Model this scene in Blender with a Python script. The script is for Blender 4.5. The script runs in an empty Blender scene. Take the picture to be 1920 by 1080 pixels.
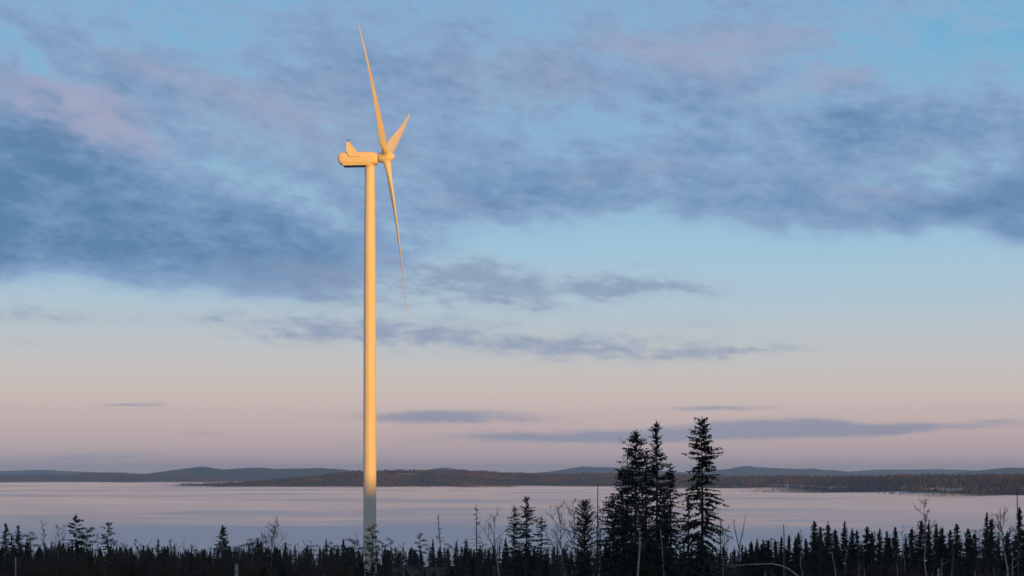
import bpy, math, random
import numpy as np
from mathutils import Vector, Matrix, noise as mnoise

R_ = math.radians
scene = bpy.context.scene
col = scene.collection

# ---------------------------------------------------------------- camera
F, CX, HY = 3000.0, 960.0, 888.0          # focal length, centre and horizon of a 1920 px wide view
def at(px, py, D):
    return Vector(((px-CX)/F*D, D, (HY-py)/F*D))

cam_d = bpy.data.cameras.new('camera')
cam_d.sensor_width = 36.0
cam_d.lens = F/1920*36.0
cam_d.shift_y = (HY-540)/1920
cam_d.clip_start = 0.5
cam_d.clip_end = 150000
cam = bpy.data.objects.new('camera', cam_d)
cam.rotation_euler = (R_(90), 0, 0)
col.objects.link(cam)
scene.camera = cam

# ---------------------------------------------------------------- light
SUN_EL, SUN_AZ = 2.5, 150.0               # azimuth clockwise from the view direction: behind, to the right
SD = Vector((math.sin(R_(SUN_AZ)), math.cos(R_(SUN_AZ)), 0))      # horizontal direction towards the sun
sun_d = bpy.data.lights.new('sun', 'SUN')
sun_d.energy = 4.5
sun_d.angle = R_(0.53)
sun_d.color = (1.0, 0.44, 0.02)
sun = bpy.data.objects.new('sun', sun_d)
tosun = Vector((SD.x*math.cos(R_(SUN_EL)), SD.y*math.cos(R_(SUN_EL)), math.sin(R_(SUN_EL))))
sun.rotation_euler = tosun.to_track_quat('Z', 'Y').to_euler()
sun.location = (200, -200, 200)
col.objects.link(sun)

vs = scene.view_settings
scene.display_settings.display_device = 'sRGB'
vs.view_transform = 'Standard'; vs.look = 'None'; vs.exposure = 0.0; vs.gamma = 1.0
vs.use_curve_mapping = False
cy = scene.cycles
cy.use_denoising = True
cy.max_bounces = 6; cy.diffuse_bounces = 3; cy.glossy_bounces = 2; cy.volume_bounces = 1
cy.transparent_max_bounces = 8; cy.caustics_reflective = False; cy.caustics_refractive = False
cy.use_adaptive_sampling = True; cy.adaptive_threshold = 0.01; cy.adaptive_min_samples = 8

def lin(c):
    return tuple((v/255/12.92 if v/255 <= .04045 else ((v/255+.055)/1.055)**2.4) for v in c) + (1.0,)

# ---------------------------------------------------------------- sky
world = bpy.data.worlds.new('World'); scene.world = world
world.use_nodes = True
NT = world.node_tree; NT.nodes.clear()
def N(t, **k):
    n = NT.nodes.new(t)
    for a, b in k.items(): setattr(n, a, b)
    return n
def L(a, b): NT.links.new(a, b)
def M(op, a, b=None, c=None, clamp=False):
    n = N('ShaderNodeMath', operation=op); n.use_clamp = clamp
    for i, v in enumerate((a, b, c)):
        if v is None: continue
        if isinstance(v, (int, float)): n.inputs[i].default_value = v
        else: L(v, n.inputs[i])
    return n.outputs[0]
def VM(op, a, b=None):
    n = N('ShaderNodeVectorMath', operation=op)
    for i, v in enumerate((a, b)):
        if v is None: continue
        if isinstance(v, (tuple, list)): n.inputs[i].default_value = v
        else: L(v, n.inputs[i])
    return n
def SSTEP(v, lo, hi):
    n = N('ShaderNodeMapRange', interpolation_type='SMOOTHSTEP')
    L(v, n.inputs[0]); n.inputs[1].default_value = lo; n.inputs[2].default_value = hi
    return n.outputs[0]
def MIX(f, a, b):
    n = N('ShaderNodeMix', data_type='RGBA')
    for s, v in ((0, f), (6, a), (7, b)):
        if isinstance(v, (int, float)): n.inputs[s].default_value = v
        elif isinstance(v, tuple): n.inputs[s].default_value = v
        else: L(v, n.inputs[s])
    return n.outputs[2]
def NOISE(vec, scale, det=5, rough=.55, dist=0.0):
    n = N('ShaderNodeTexNoise'); n.inputs['Scale'].default_value = scale
    n.inputs['Detail'].default_value = det; n.inputs['Roughness'].default_value = rough
    n.inputs['Distortion'].default_value = dist
    L(vec, n.inputs['Vector'])
    return n
def RAMP(f, stops):
    n = N('ShaderNodeValToRGB'); cr = n.color_ramp
    while len(cr.elements) < len(stops): cr.elements.new(.5)
    for e, (p, c) in zip(cr.elements, stops): e.position = p; e.color = lin(c)
    L(f, n.inputs[0]); return n.outputs[0]

tc = N('ShaderNodeTexCoord')
dirv = VM('NORMALIZE', tc.outputs['Generated']).outputs[0]
sp = N('ShaderNodeSeparateXYZ'); L(dirv, sp.inputs[0])
AZ = M('MULTIPLY', M('ARCTAN2', sp.outputs[0], sp.outputs[1]), F)     # azimuth and elevation in units of 1/3000 rad
EL = M('MULTIPLY', M('ARCSINE', sp.outputs[2]), F)

# clear twilight sky: pink band over the horizon opposite the low sun, blue above
band = RAMP(M('MULTIPLY', EL, 1/1000.0, clamp=True),
            [(0.0, (190,174,178)), (.022, (190,173,177)), (.08, (207,184,183)), (.155, (214,200,195)), (.225, (203,205,207)),
             (.32, (183,207,222)), (.43, (165,206,230)), (.60, (136,190,222)), (.75, (124,183,220)), (.89, (113,176,220)), (1.0, (104,172,221))])
high = RAMP(M('MULTIPLY', EL, 1/4712.0, clamp=True), [(.2, (104,172,219)), (.4, (88,146,196)), (1.0, (62,110,160))])
clear = MIX(SSTEP(EL, 880, 1100), band, high)
nish = N('ShaderNodeTexSky', sky_type='NISHITA')
nish.sun_disc = False; nish.sun_elevation = R_(SUN_EL); nish.sun_rotation = R_(SUN_AZ)
nish.altitude = 300; nish.air_density = 1.0; nish.dust_density = 1.2; nish.ozone_density = 1.5
nsc = VM('SCALE', nish.outputs[0]); nsc.inputs['Scale'].default_value = 0.10
clear = MIX(0.12, clear, nsc.outputs[0])

# cloud layout in azimuth and elevation, its outline broken up by noise
def skew(kz, sh):
    cmb = N('ShaderNodeCombineXYZ'); L(sp.outputs[0], cmb.inputs[0]); L(sp.outputs[1], cmb.inputs[1])
    L(M('MULTIPLY_ADD', sp.outputs[2], kz, M('MULTIPLY', sp.outputs[0], sh)), cmb.inputs[2])
    return cmb.outputs[0]
stretch = skew(2.1, .36)
stretch2 = skew(1.9, .22)
stretch3 = skew(7.0, .15)
warp = NOISE(stretch, 10.0, 4, .55)
wv = VM('SUBTRACT', warp.outputs['Color'], (.5, .5, .5)).outputs[0]
comb = N('ShaderNodeCombineXYZ'); L(AZ, comb.inputs[0]); L(EL, comb.inputs[1]); comb.inputs[2].default_value = 1.0
wsc = VM('SCALE', VM('MULTIPLY', wv, (420, 190, 0)).outputs[0]); L(M('MULTIPLY', EL, 1/450.0, clamp=True), wsc.inputs['Scale'])   # low streaks stay level
P = VM('ADD', comb.outputs[0], wsc.outputs[0]).outputs[0]
def blobs(lst, vec):
    tot = None
    for (px, py, sx, sy, rot, amp) in lst:
        az = math.atan((px-CX)/F)*F
        el = math.atan((HY-py)/math.hypot(F, px-CX))*F
        c, s = math.cos(R_(rot)), math.sin(R_(rot))
        d1 = VM('DOT_PRODUCT', vec, (c/sx, s/sx, -(az*c+el*s)/sx)).outputs['Value']
        d2 = VM('DOT_PRODUCT', vec, (-s/sy, c/sy, -(-az*s+el*c)/sy)).outputs['Value']
        e = M('POWER', .36788, M('MULTIPLY_ADD', d2, d2, M('MULTIPLY', d1, d1)))
        tot = M('MULTIPLY', e, amp) if tot is None else M('MULTIPLY_ADD', e, amp, tot)
    return tot
DARK = [(60,390,380,115,-6,.22), (330,480,340,75,-4,.24), (620,520,260,44,0,.30), (-350,380,330,120,0,.6), (30,265,170,60,-25,.28), (480,390,260,50,-16,.22),
        (1330,400,260,40,-4,.30), (1540,255,200,50,5,.20), (1720,240,200,50,-12,.20), (1760,425,260,40,-3,.34), (1900,400,160,30,0,.2), (1100,345,240,34,0,.16), (2350,400,330,110,0,.5),
        (900,330,180,40,0,.10), (820,130,180,40,0,.10), (150,90,260,30,-8,.10)]
GAPS = [(60,140,160,30,-24,.24), (330,60,300,30,-6,.14), (1850,80,300,85,0,.36), (940,235,200,28,4,.08), (760,430,150,24,-8,.16), (1130,250,200,30,0,.04), (560,330,120,26,-16,.12), (1000,420,180,22,0,.16), (480,20,400,30,0,.12), (1820,330,140,20,0,.14)]
PINK = [(20,215,130,45,-20,.8), (190,220,140,38,-18,.8), (1290,75,210,36,-4,.6), (1480,155,140,18,0,.55), (950,150,240,60,0,.40), (560,240,240,55,-16,.45), (1200,335,190,22,0,.45), (1650,385,210,20,-4,.5),
        (330,130,280,30,-12,.4), (860,370,160,20,0,.3), (1780,300,150,24,0,.3)]
LOWD = [(930,518,380,38,-4,1.0), (700,552,340,30,0,.55), (980,634,430,34,-2,1.0), (1400,657,130,9,0,.75), (620,620,220,30,0,.45),
        (20,585,120,36,0,.55), (60,640,60,8,0,.4), (1250,540,150,16,-5,.4), (330,590,240,24,0,.32), (560,500,200,40,0,.3)]
STRK = [(860,783,190,12,1,.8), (1010,790,60,6,0,.3), (1280,812,400,16,1,.8), (1480,797,130,14,0,.6), (1690,802,220,9,1,.8), (1080,822,200,6,0,.5),
        (1330,766,110,6,1,.6), (300,761,55,5,-1,.6), (230,758,60,3,0,.35), (110,852,210,8,0,.5), (395,818,60,4,-1,.45),
        (660,833,40,3,0,.3), (1180,786,60,5,0,.3)]
n1 = NOISE(stretch, 15.0, 5, .56).outputs['Fac']
n2 = NOISE(stretch2, 38.0, 6, .66).outputs['Fac']
n3 = NOISE(stretch3, 14.0, 5, .6).outputs['Fac']
n4 = NOISE(skew(3.0, .25), 62.0, 4, .6).outputs['Fac']; a4 = M('SUBTRACT', n4, .5)
a1 = M('SUBTRACT', n1, .5); a2 = M('SUBTRACT', n2, .5); a3 = M('SUBTRACT', n3, .5)
spP = N('ShaderNodeSeparateXYZ'); L(P, spP.inputs[0]); PE = spP.outputs[1]
edge = M('MULTIPLY_ADD', SSTEP(AZ, -420, 60), 105, M('MULTIPLY_ADD', SSTEP(AZ, 350, 950), -35, 338))     # lower rim of the deck
mask = M('MULTIPLY', SSTEP(M('SUBTRACT', PE, edge), -45, 75), M('MULTIPLY_ADD', SSTEP(PE, 720, 900), -.22, 1.0))
mask = M('MAXIMUM', mask, M('MULTIPLY', SSTEP(EL, 900, 1300), 1.0))
dark = blobs(DARK, P); pinkm = blobs(PINK, P); lowd = blobs(LOWD, P); gaps = blobs(GAPS, P)
tone = M('ADD', M('MULTIPLY_ADD', a1, .75, M('MULTIPLY_ADD', a4, .50, M('MULTIPLY', a2, .85))), .47)
tone = M('SUBTRACT', M('ADD', tone, dark), gaps)
tone = M('MULTIPLY', tone, mask)
pk = M('MULTIPLY', SSTEP(M('MULTIPLY_ADD', a1, .9, pinkm), .0, 1.1), .85)
tv = RAMP(tone, [(0.0, (148,184,213)), (.28, (145,176,207)), (.50, (133,163,198)), (.75, (113,147,186)), (1.0, (90,128,169))])
vcol = MIX(M('MULTIPLY', pk, M('SUBTRACT', 1.0, M('MULTIPLY', SSTEP(tone, .5, .95), .7))), tv, lin((168,166,192)))
vcol = MIX(SSTEP(EL, 950, 1500), vcol, lin((128,130,146)))
sky = MIX(M('MULTIPLY', SSTEP(tone, -.02, .50), .96), clear, vcol)
densl = M('MULTIPLY_ADD', M('MULTIPLY_ADD', a3, 1.6, M('MULTIPLY_ADD', a4, 2.0, M('MULTIPLY', a2, 1.6))), M('MULTIPLY', M('MULTIPLY', lowd, 1.6, clamp=True), .8), lowd)
cov2 = M('MULTIPLY', SSTEP(densl, .05, 1.35), .80)
PS = VM('ADD', comb.outputs[0], VM('MULTIPLY', wv, (300, 34, 0)).outputs[0]).outputs[0]
strk = blobs(STRK, PS)
denss = M('MULTIPLY_ADD', M('MULTIPLY_ADD', a2, 1.4, M('MULTIPLY', a3, 4.2)), M('MINIMUM', strk, .6), strk)
cov3 = M('MULTIPLY', SSTEP(denss, .06, .95), .78)
sky = MIX(cov2, sky, MIX(SSTEP(densl, .4, 1.1), lin((164,175,195)), lin((138,154,183))))
sky = MIX(cov3, sky, lin((134,143,166)))
bg = N('ShaderNodeBackground'); L(sky, bg.inputs[0]); bg.inputs[1].default_value = 1.0
wo = N('ShaderNodeOutputWorld'); L(bg.outputs[0], wo.inputs[0])
world.cycles.sampling_method = 'MANUAL'; world.cycles.sample_map_resolution = 256

# ---------------------------------------------------------------- helpers
class MB:
    def __init__(s): s.v = []; s.f = []
    def tube(s, pts, rad, n=6, cap=True):
        pts = [Vector(p) for p in pts]; b0 = len(s.v)
        ref = None
        for i, p in enumerate(pts):
            d = (pts[min(i+1, len(pts)-1)]-pts[max(i-1, 0)])
            if d.length < 1e-9: d = Vector((0, 0, 1))
            d.normalize()
            if ref is None: ref = d.orthogonal().normalized()
            ref = (ref-d*ref.dot(d))
            if ref.length < 1e-6: ref = d.orthogonal()
            ref.normalize(); w = d.cross(ref)
            for k in range(n):
                a = 2*math.pi*k/n
                s.v.append(p+(ref*math.cos(a)+w*math.sin(a))*rad[i])
        for i in range(len(pts)-1):
            for k in range(n):
                a = b0+i*n+k; b = b0+i*n+(k+1) % n
                s.f.append((a, b, b+n, a+n))
        if cap and n > 2:
            s.f.append(tuple(b0+k for k in range(n))[::-1])
            e = b0+(len(pts)-1)*n
            s.f.append(tuple(e+k for k in range(n)))
    def rhomb(s, p, d, l, w, side):
        b = len(s.v); m = p+d*(l*.42)
        s.v += [p, m+side*w, p+d*l, m-side*w]
        s.f.append((b, b+1, b+2, b+3))
    def loft(s, rings, cap=True):
        b0 = len(s.v); n = len(rings[0])
        for r in rings: s.v += [Vector(q) for q in r]
        for i in range(len(rings)-1):
            for k in range(n):
                a = b0+i*n+k; b = b0+i*n+(k+1) % n
                s.f.append((a, b, b+n, a+n))
        if cap:
            s.f.append(tuple(b0+k for k in range(n))[::-1])
            e = b0+(len(rings)-1)*n
            s.f.append(tuple(e+k for k in range(n)))
    def plate(s, poly, off):          # a polygon given thickness along off
        n = len(poly); off = Vector(off)
        s.loft([[Vector(p) for p in poly], [Vector(p)+off for p in poly]])
    def mesh(s, name, mat, smooth=False):
        me = bpy.data.meshes.new(name)
        me.from_pydata([tuple(v) for v in s.v], [], s.f)
        me.materials.append(mat)
        if smooth: me.polygons.foreach_set('use_smooth', [True]*len(me.polygons))
        me.update(); return me
    def build(s, name, mat, parent=None, smooth=False):
        return link(name, s.mesh(name, mat, smooth), parent)
def link(name, me, parent=None):
    o = bpy.data.objects.new(name, me); col.objects.link(o); o.parent = parent; return o
def tag(o, label=None, cat=None, group=None, kind=None):
    for k, v in (('label', label), ('category', cat), ('group', group), ('kind', kind)):
        if v: o[k] = v
    return o
def empty(name, loc, rz=0.0):
    o = bpy.data.objects.new(name, None); o.empty_display_size = .5
    o.location = loc; o.rotation_euler = (0, 0, rz); col.objects.link(o); return o

def material(name, base, base2=None, scale=1.0, rough=.85, spec=.15, detail=4, stretch=(1, 1, 1), lo=.35, hi=.65, bump=0.0):
    m = bpy.data.materials.new(name); m.use_nodes = True
    nt = m.node_tree; p = nt.nodes['Principled BSDF']
    p.inputs['Roughness'].default_value = rough; p.inputs['Specular IOR Level'].default_value = spec
    p.inputs['Base Color'].default_value = (*base, 1)
    if base2:
        t = nt.nodes.new('ShaderNodeTexCoord'); mp = nt.nodes.new('ShaderNodeMapping'); mp.inputs['Scale'].default_value = stretch
        nz = nt.nodes.new('ShaderNodeTexNoise'); nz.inputs['Scale'].default_value = scale; nz.inputs['Detail'].default_value = detail
        cr = nt.nodes.new('ShaderNodeValToRGB'); cr.color_ramp.elements[0].position = lo; cr.color_ramp.elements[1].position = hi
        cr.color_ramp.elements[0].color = (*base, 1); cr.color_ramp.elements[1].color = (*base2, 1)
        nt.links.new(t.outputs['Object'], mp.inputs[0]); nt.links.new(mp.outputs[0], nz.inputs['Vector'])
        nt.links.new(nz.outputs['Fac'], cr.inputs[0]); nt.links.new(cr.outputs[0], p.inputs['Base Color'])
        if bump:
            b = nt.nodes.new('ShaderNodeBump'); b.inputs['Strength'].default_value = bump
            nt.links.new(nz.outputs['Fac'], b.inputs['Height']); nt.links.new(b.outputs[0], p.inputs['Normal'])
    return m

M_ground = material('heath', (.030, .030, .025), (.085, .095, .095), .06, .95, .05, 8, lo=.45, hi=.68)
M_hillnear = material('hill_forest_floor', (.050, .046, .032), (.115, .085, .055), .006, .95, .05, 6)
M_hillfar = material('far_forest', (.040, .044, .036), (.075, .066, .050), .002, .95, .05, 5)
M_wood = material('far_trees', (.026, .034, .022), (.105, .074, .045), .0045, .9, .05, 5, lo=.38, hi=.66)
M_field = material('frosted_clearing', (.34, .27, .22), (.46, .40, .36), .01, .95, .05, 4)
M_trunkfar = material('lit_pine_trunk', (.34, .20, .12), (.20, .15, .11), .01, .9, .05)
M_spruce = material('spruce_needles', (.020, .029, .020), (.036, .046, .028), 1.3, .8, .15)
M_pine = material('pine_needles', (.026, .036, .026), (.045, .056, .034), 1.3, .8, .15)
M_bark = material('spruce_bark', (.055, .045, .038), (.095, .080, .070), 3, .95, .1, stretch=(4, 4, 1))
M_pbark = material('pine_bark', (.075, .052, .040), (.130, .085, .060), 2, .95, .1, stretch=(3, 3, 1))
M_grey = material('weathered_dead_wood', (.085, .080, .076), (.190, .180, .170), 4, .95, .1, stretch=(4, 4, .6))
M_birch = material('birch_bark', (.36, .355, .34), (.05, .045, .04), 2.6, .85, .1, stretch=(.6, .6, 2.2), lo=.58, hi=.66)
M_twig = material('birch_twigs', (.055, .040, .036), (.085, .062, .055), 3, .9, .1)
M_shrub = material('bare_brush', (.050, .038, .028), (.080, .062, .045), 2, .9, .1)
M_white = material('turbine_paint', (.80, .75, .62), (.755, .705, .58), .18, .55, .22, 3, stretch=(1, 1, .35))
M_dark = material('turbine_seam', (.06, .06, .06), None, rough=.6)
M_cool = material('cooler_grille', (.30, .30, .30), (.22, .22, .22), 6, .6, .2)

# ---------------------------------------------------------------- terrain
TX, TY = at(693.4, HY, 492.5).xy
PY = [-6000, -200, 0, 50, 100, 180, 230, 300, 400, 492, 600, 700, 800, 1000, 1300, 1600, 60000]
PZ = [-1.7, -1.7, -1.7, -6.2, -11, -17.5, -21, -25.5, -30, -33, -35, -41, -49, -64, -82, -92, -94]
CREST = 39.3
def ground(x, y):
    z = float(np.interp(y, PY, PZ))
    k = min(max((y-20)/150, 0), 1)
    z += k*1.1*(mnoise.noise(Vector((x/45, y/45, 3.1)))+.5*mnoise.noise(Vector((x/17, y/17, 8.4))))
    s = (x-TX)*SD.x+(y-TY)*SD.y          # distance from the turbine towards the sun
    u = (x-TX)*-SD.y+(y-TY)*SD.x
    d = (s-1000)/(230 if s < 1000 else 600)
    cr = CREST+(1-math.exp(-((u+30)/150)**2))*(24*mnoise.noise(Vector((u/330, 1.5, 4.2)))+9*mnoise.noise(Vector((u/120, 6.5, 1.2))))
    q = min(max((u-600)/500, 0), 1); cr -= 26*q*q*(3-2*q)
    z += (cr-z)*math.exp(-d*d)*math.exp(-(u/2600)**4)
    return z
def grid(name, xs, ys, fz, mat, smooth=True):
    nx, ny = len(xs), len(ys)
    v = [(x, y, fz(x, y)) for y in ys for x in xs]
    f = [(j*nx+i, j*nx+i+1, (j+1)*nx+i+1, (j+1)*nx+i) for j in range(ny-1) for i in range(nx-1)]
    me = bpy.data.meshes.new(name); me.from_pydata(v, [], f); me.materials.append(mat)
    if smooth: me.polygons.foreach_set('use_smooth', [True]*len(f))
    return link(name, me)
gx = list(np.arange(0, 400, 14))+list(np.arange(400, 1700, 45))+list(np.geomspace(1700, 22000, 24))
gx = sorted(set([-x for x in gx]+gx))
gy = list(np.arange(-2600, -500, 110))+list(np.arange(-500, 900, 14))+list(np.arange(900, 2000, 60))+list(np.geomspace(2000, 31000, 20))
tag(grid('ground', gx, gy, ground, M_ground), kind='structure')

# ---------------------------------------------------------------- far hills
rng = np.random.default_rng(7)
def hill(name, crest, toe, back, mat, zt=-60.0, px0=None, px1=None, step=6, bump=1.0, trees=0, th=(8, 15), clear=(), zbase=-75, label=None, mat_t=None):
    """crest: (px, py) along the ridge; toe: (px, py) of the foot at height zt; back: crest distance over foot distance"""
    cx_, cy_ = zip(*crest); tx_, ty_ = zip(*toe)
    px0 = cx_[0] if px0 is None else px0; px1 = cx_[-1] if px1 is None else px1
    P_ = np.arange(px0, px1+step, step)
    rows = [0, .04, .15, .32, .5, .68, .84, 1.0, 1.18, 1.5, 1.9]
    def prof(p):
        Dt = -zt*F/(np.interp(p, tx_, ty_)-HY)
        Dc = Dt*back
        zc = (HY-np.interp(p, cx_, cy_))/F*Dc
        return Dt, Dc, zc
    def surf(p, t):
        Dt, Dc, zc = prof(p)
        D = Dt+(Dc-Dt)*t
        if t <= 1: h = math.sin(t*math.pi/2)**.9 if t > 0 else 0
        else: h = max(0, 1-((t-1)/.9)**1.6)
        z = zbase+(zc-zbase)*h
        if 0 < t:
            z += bump*(mnoise.fractal(Vector((p/28, t*4, D/4000)), .9, 2.1, 4))*(6 if t != 1.0 else 2.2)*Dt/5000
        return Vector(((p-CX)/F*D, D, z))
    v = [surf(p, t) for t in rows for p in P_]; n = len(P_)
    f = [(j*n+i, j*n+i+1, (j+1)*n+i+1, (j+1)*n+i) for j in range(len(rows)-1) for i in range(n-1)]
    me = bpy.data.meshes.new(name); me.from_pydata([tuple(q) for q in v], [], f); me.materials.append(mat)
    me.polygons.foreach_set('use_smooth', [True]*len(f))
    tag(link(name, me), kind='structure')
    if trees:
        b = MB()
        for _ in range(trees):
            p = rng.uniform(px0, px1); t = rng.uniform(.02, 1.05)**.9
            Dt, Dc, zc = prof(p)
            if any(abs(p-c[0]) < c[2]*rng.uniform(.75, 1.1) and abs(t-c[1]) < c[3] for c in clear): continue
            q = surf(p, t); h = rng.uniform(*th)*(1.25 if rng.random() < .1 else 1); w = h*rng.uniform(.13, .2)
            q.z -= 1.5; i0 = len(b.v); a0 = rng.uniform(0, 6)
            for zz, rr in ((.12, .75), (.45, .9), (.8, .38)):
                for k in range(4):
                    a = a0+k*math.pi/2; j = rng.uniform(.8, 1.2)
                    b.v.append(q+Vector((math.cos(a)*w*rr*j, math.sin(a)*w*rr*j, h*zz)))
            b.v.append(q+Vector((0, 0, h)))
            for lv in (0, 4):
                for k in range(4): b.f.append((i0+lv+k, i0+lv+(k+1) % 4, i0+lv+4+(k+1) % 4, i0+lv+4+k))
            for k in range(4): b.f.append((i0+8+k, i0+8+(k+1) % 4, i0+12))
        o = b.build('far_forest', mat_t or M_wood); tag(o, label, 'forest', kind='stuff')
    return surf

# right shore, nearest wood
sA = hill('hill_right_shore', [(1180, 897), (1340, 897), (1420, 896), (1520, 896), (1640, 897), (1700, 895), (1800, 896), (1920, 895), (2300, 892)],
     [(1180, 919), (1340, 921.5), (1450, 924), (1600, 928), (1750, 933), (1920, 937), (2300, 944)], 1.42, M_hillnear, step=8, bump=.5, trees=11000, th=(9, 17),
     clear=[(1480, .36, 50, .045), (1740, .16, 75, .06), (1775, .30, 40, .05), (1560, .30, 30, .04)], label='brown conifer forest covering the right far shore beyond the mist')
for (p, t, hw, ht) in [(1480, .36, 46, .045), (1740, .16, 70, .055), (1775, .30, 38, .045), (1560, .30, 28, .035)]:
    b = MB(); n = 24
    for k in range(n+1):
        q = p-hw+2*hw*k/n; ww = ht*math.sqrt(max(0.02, 1-(2*k/n-1)**2))*(.8+.4*rng.random())
        b.v += [sA(q, max(t-ww, .03))+Vector((0, 0, 1.2)), sA(q, t)+Vector((0, 0, 1.4)), sA(q, t+ww)+Vector((0, 0, 1.2))]
    for k in range(n):
        for j in (0, 1): b.f.append((3*k+j, 3*k+3+j, 3*k+4+j, 3*k+1+j))
    tag(b.build('clearing', M_field, smooth=True), kind='structure')
b = MB()
for (p0, p1, t, n) in [(1440, 1530, .41, 40), (1690, 1810, .24, 60), (1730, 1800, .36, 40), (1380, 1900, .5, 60), (1540, 1900, .3, 50)]:
    for _ in range(n):
        q = sA(rng.uniform(p0, p1), t+rng.uniform(-.02, .05)); h = rng.uniform(7, 14)
        b.tube([q, q+Vector((rng.uniform(-.4, .4), 0, h))], [.5, .25], 4, False)
tag(b.build('far_trunks', M_trunkfar), 'sunlit bare trunks at the clearings on the right far shore', 'trees', kind='stuff')
# middle ridge
sB = hill('hill_middle_ridge', [(190, 917.3), (250, 914.5), (330, 911.5), (430, 907.5), (520, 902), (600, 894), (660, 887), (730, 884), (800, 884), (860, 884), (920, 887),
     (1000, 891), (1080, 891), (1150, 889), (1250, 891), (1400, 897)], [(190, 917.5), (300, 918), (640, 918), (900, 917), (1150, 915.5), (1300, 916), (1400, 918)], 1.24, M_hillnear,
     step=8, bump=.6, trees=13000, th=(8, 14), clear=[(765, .62, 24, .05)], label='brown forest covering the long middle ridge beyond the mist')
b = MB()
for k in range(17):
    q = 742+46*k/16; ww = .035*math.sqrt(max(.03, 1-(k/8-1)**2))
    b.v += [sB(q, .62-ww)+Vector((0, 0, 1.5)), sB(q, .62)+Vector((0, 0, 1.8)), sB(q, .62+ww)+Vector((0, 0, 1.5))]
for k in range(16):
    for j in (0, 1): b.f.append((3*k+j, 3*k+3+j, 3*k+4+j, 3*k+1+j))
tag(b.build('clearing', M_field, smooth=True), kind='structure')
# left wooded hills
hill('hill_left_wooded', [(-200, 897), (20, 899), (90, 897), (130, 891), (180, 887), (230, 888), (290, 892), (345, 890), (390, 896), (430, 901), (500, 899), (560, 903), (640, 907)],
     [(-200, 906), (0, 906.5), (200, 906.5), (420, 906), (640, 905)], 1.25, M_hillfar, bump=.4, trees=7000, th=(8, 14), label='dark wooded low hills at the far left shore')
hill('hill_left_end', [(-300, 886), (-60, 889), (20, 891), (100, 889), (130, 892), (200, 897), (300, 904)], [(-300, 904), (300, 904)], 1.25, M_hillfar, bump=.35, zbase=-80)
# blue mountains, farther and farther
hill('mountain_left', [(200, 896), (270, 889), (320, 882), (352, 878), (380, 874.5), (398, 877), (418, 880.5), (450, 878), (485, 876.5), (512, 879), (550, 878.5), (600, 877.5), (640, 880),
     (690, 885), (760, 889), (840, 892)], [(200, 902), (840, 902)], 1.25, M_hillfar, bump=.3, zbase=-80)
hill('mountain_right_end', [(1700, 894), (1770, 889), (1820, 884), (1860, 879.5), (1895, 876.5), (1930, 878), (2050, 881), (2300, 890)], [(1700, 901), (2300, 901)], 1.2, M_hillfar, bump=.3, zbase=-80)
hill('mountain_right', [(1240, 893), (1320, 883), (1365, 879.5), (1388, 875), (1402, 873.5), (1420, 876), (1452, 877.5), (1500, 879.5), (1524, 878), (1545, 881.5), (1562, 881), (1600, 885.5),
     (1650, 886.5), (1700, 888), (1780, 891)], [(1240, 898), (1780, 898)], 1.2, M_hillfar, bump=.25, zbase=-85)
hill('mountain_middle', [(660, 884), (740, 885), (790, 883), (820, 878), (836, 876.5), (860, 880), (885, 884), (905, 882), (930, 886), (980, 888), (1030, 884.5), (1070, 878), (1092, 874.5), (1120, 876),
     (1150, 876.5), (1200, 880), (1260, 884), (1340, 889)], [(660, 898), (1340, 898)], 1.2, M_hillfar, bump=.25, zbase=-85)
hill('mountain_far_left', [(-300, 881), (-50, 884), (30, 882.5), (75, 880.5), (120, 883), (180, 885.5), (260, 888)], [(-300, 896), (260, 896)], 1.2, M_hillfar, bump=.2, zbase=-85)
hill('mountain_far_right', [(1540, 888), (1610, 883), (1650, 880), (1700, 880.5), (1760, 879.5), (1830, 882), (1950, 884), (2300, 882)], [(1540, 896), (2300, 896)], 1.2, M_hillfar, bump=.2, zbase=-85)

# ---------------------------------------------------------------- mist lying in the valley
waves = []
for _ in range(26):
    lx = rng.uniform(700, 4200); ly = rng.uniform(260, 1100)
    waves.append((2*math.pi/lx*rng.choice([-1, 1]), 2*math.pi/ly, rng.uniform(0, 6.28), .0075*ly/(2*math.pi)*rng.uniform(.5, 1.5)))
def mist_z(x, y):
    w = sum(a*math.sin(kx*x+ky*y+ph) for kx, ky, ph, a in waves)
    b = 0.0
    if abs(x) < 2700 and y < 7600:
        k = min(1, (7600-y)/1500, (2700-abs(x))/400)
        b = k*(7.0*mnoise.noise(Vector((x/300, y/100, 2.2)))+3.8*mnoise.noise(Vector((x/130, y/46, 5.5))))*(.75+.9*max(-.5, mnoise.noise(Vector((x/1500, y/420, 7.7)))))
    return -60+w*(.5+.5*min(y/3000, 1.2))+b
M_mist = bpy.data.materials.new('mist'); M_mist.use_nodes = True
p = M_mist.node_tree.nodes['Principled BSDF']
p.inputs['Base Color'].default_value = (.84, .83, .84, 1); p.inputs['Roughness'].default_value = 1; p.inputs['Specular IOR Level'].default_value = 0
mx = sorted(set(list(np.arange(-2700, 2701, 36))+[-9000, -6500, -4800, -3600, 3600, 4800, 6500, 9000]))
my = list(np.arange(950, 7600, 15))+list(np.arange(7600, 12500, 110))
tag(grid('mist', mx, my, mist_z, M_mist), 'pale pink sea of mist filling the valley beyond the trees', 'mist', kind='stuff')
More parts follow.
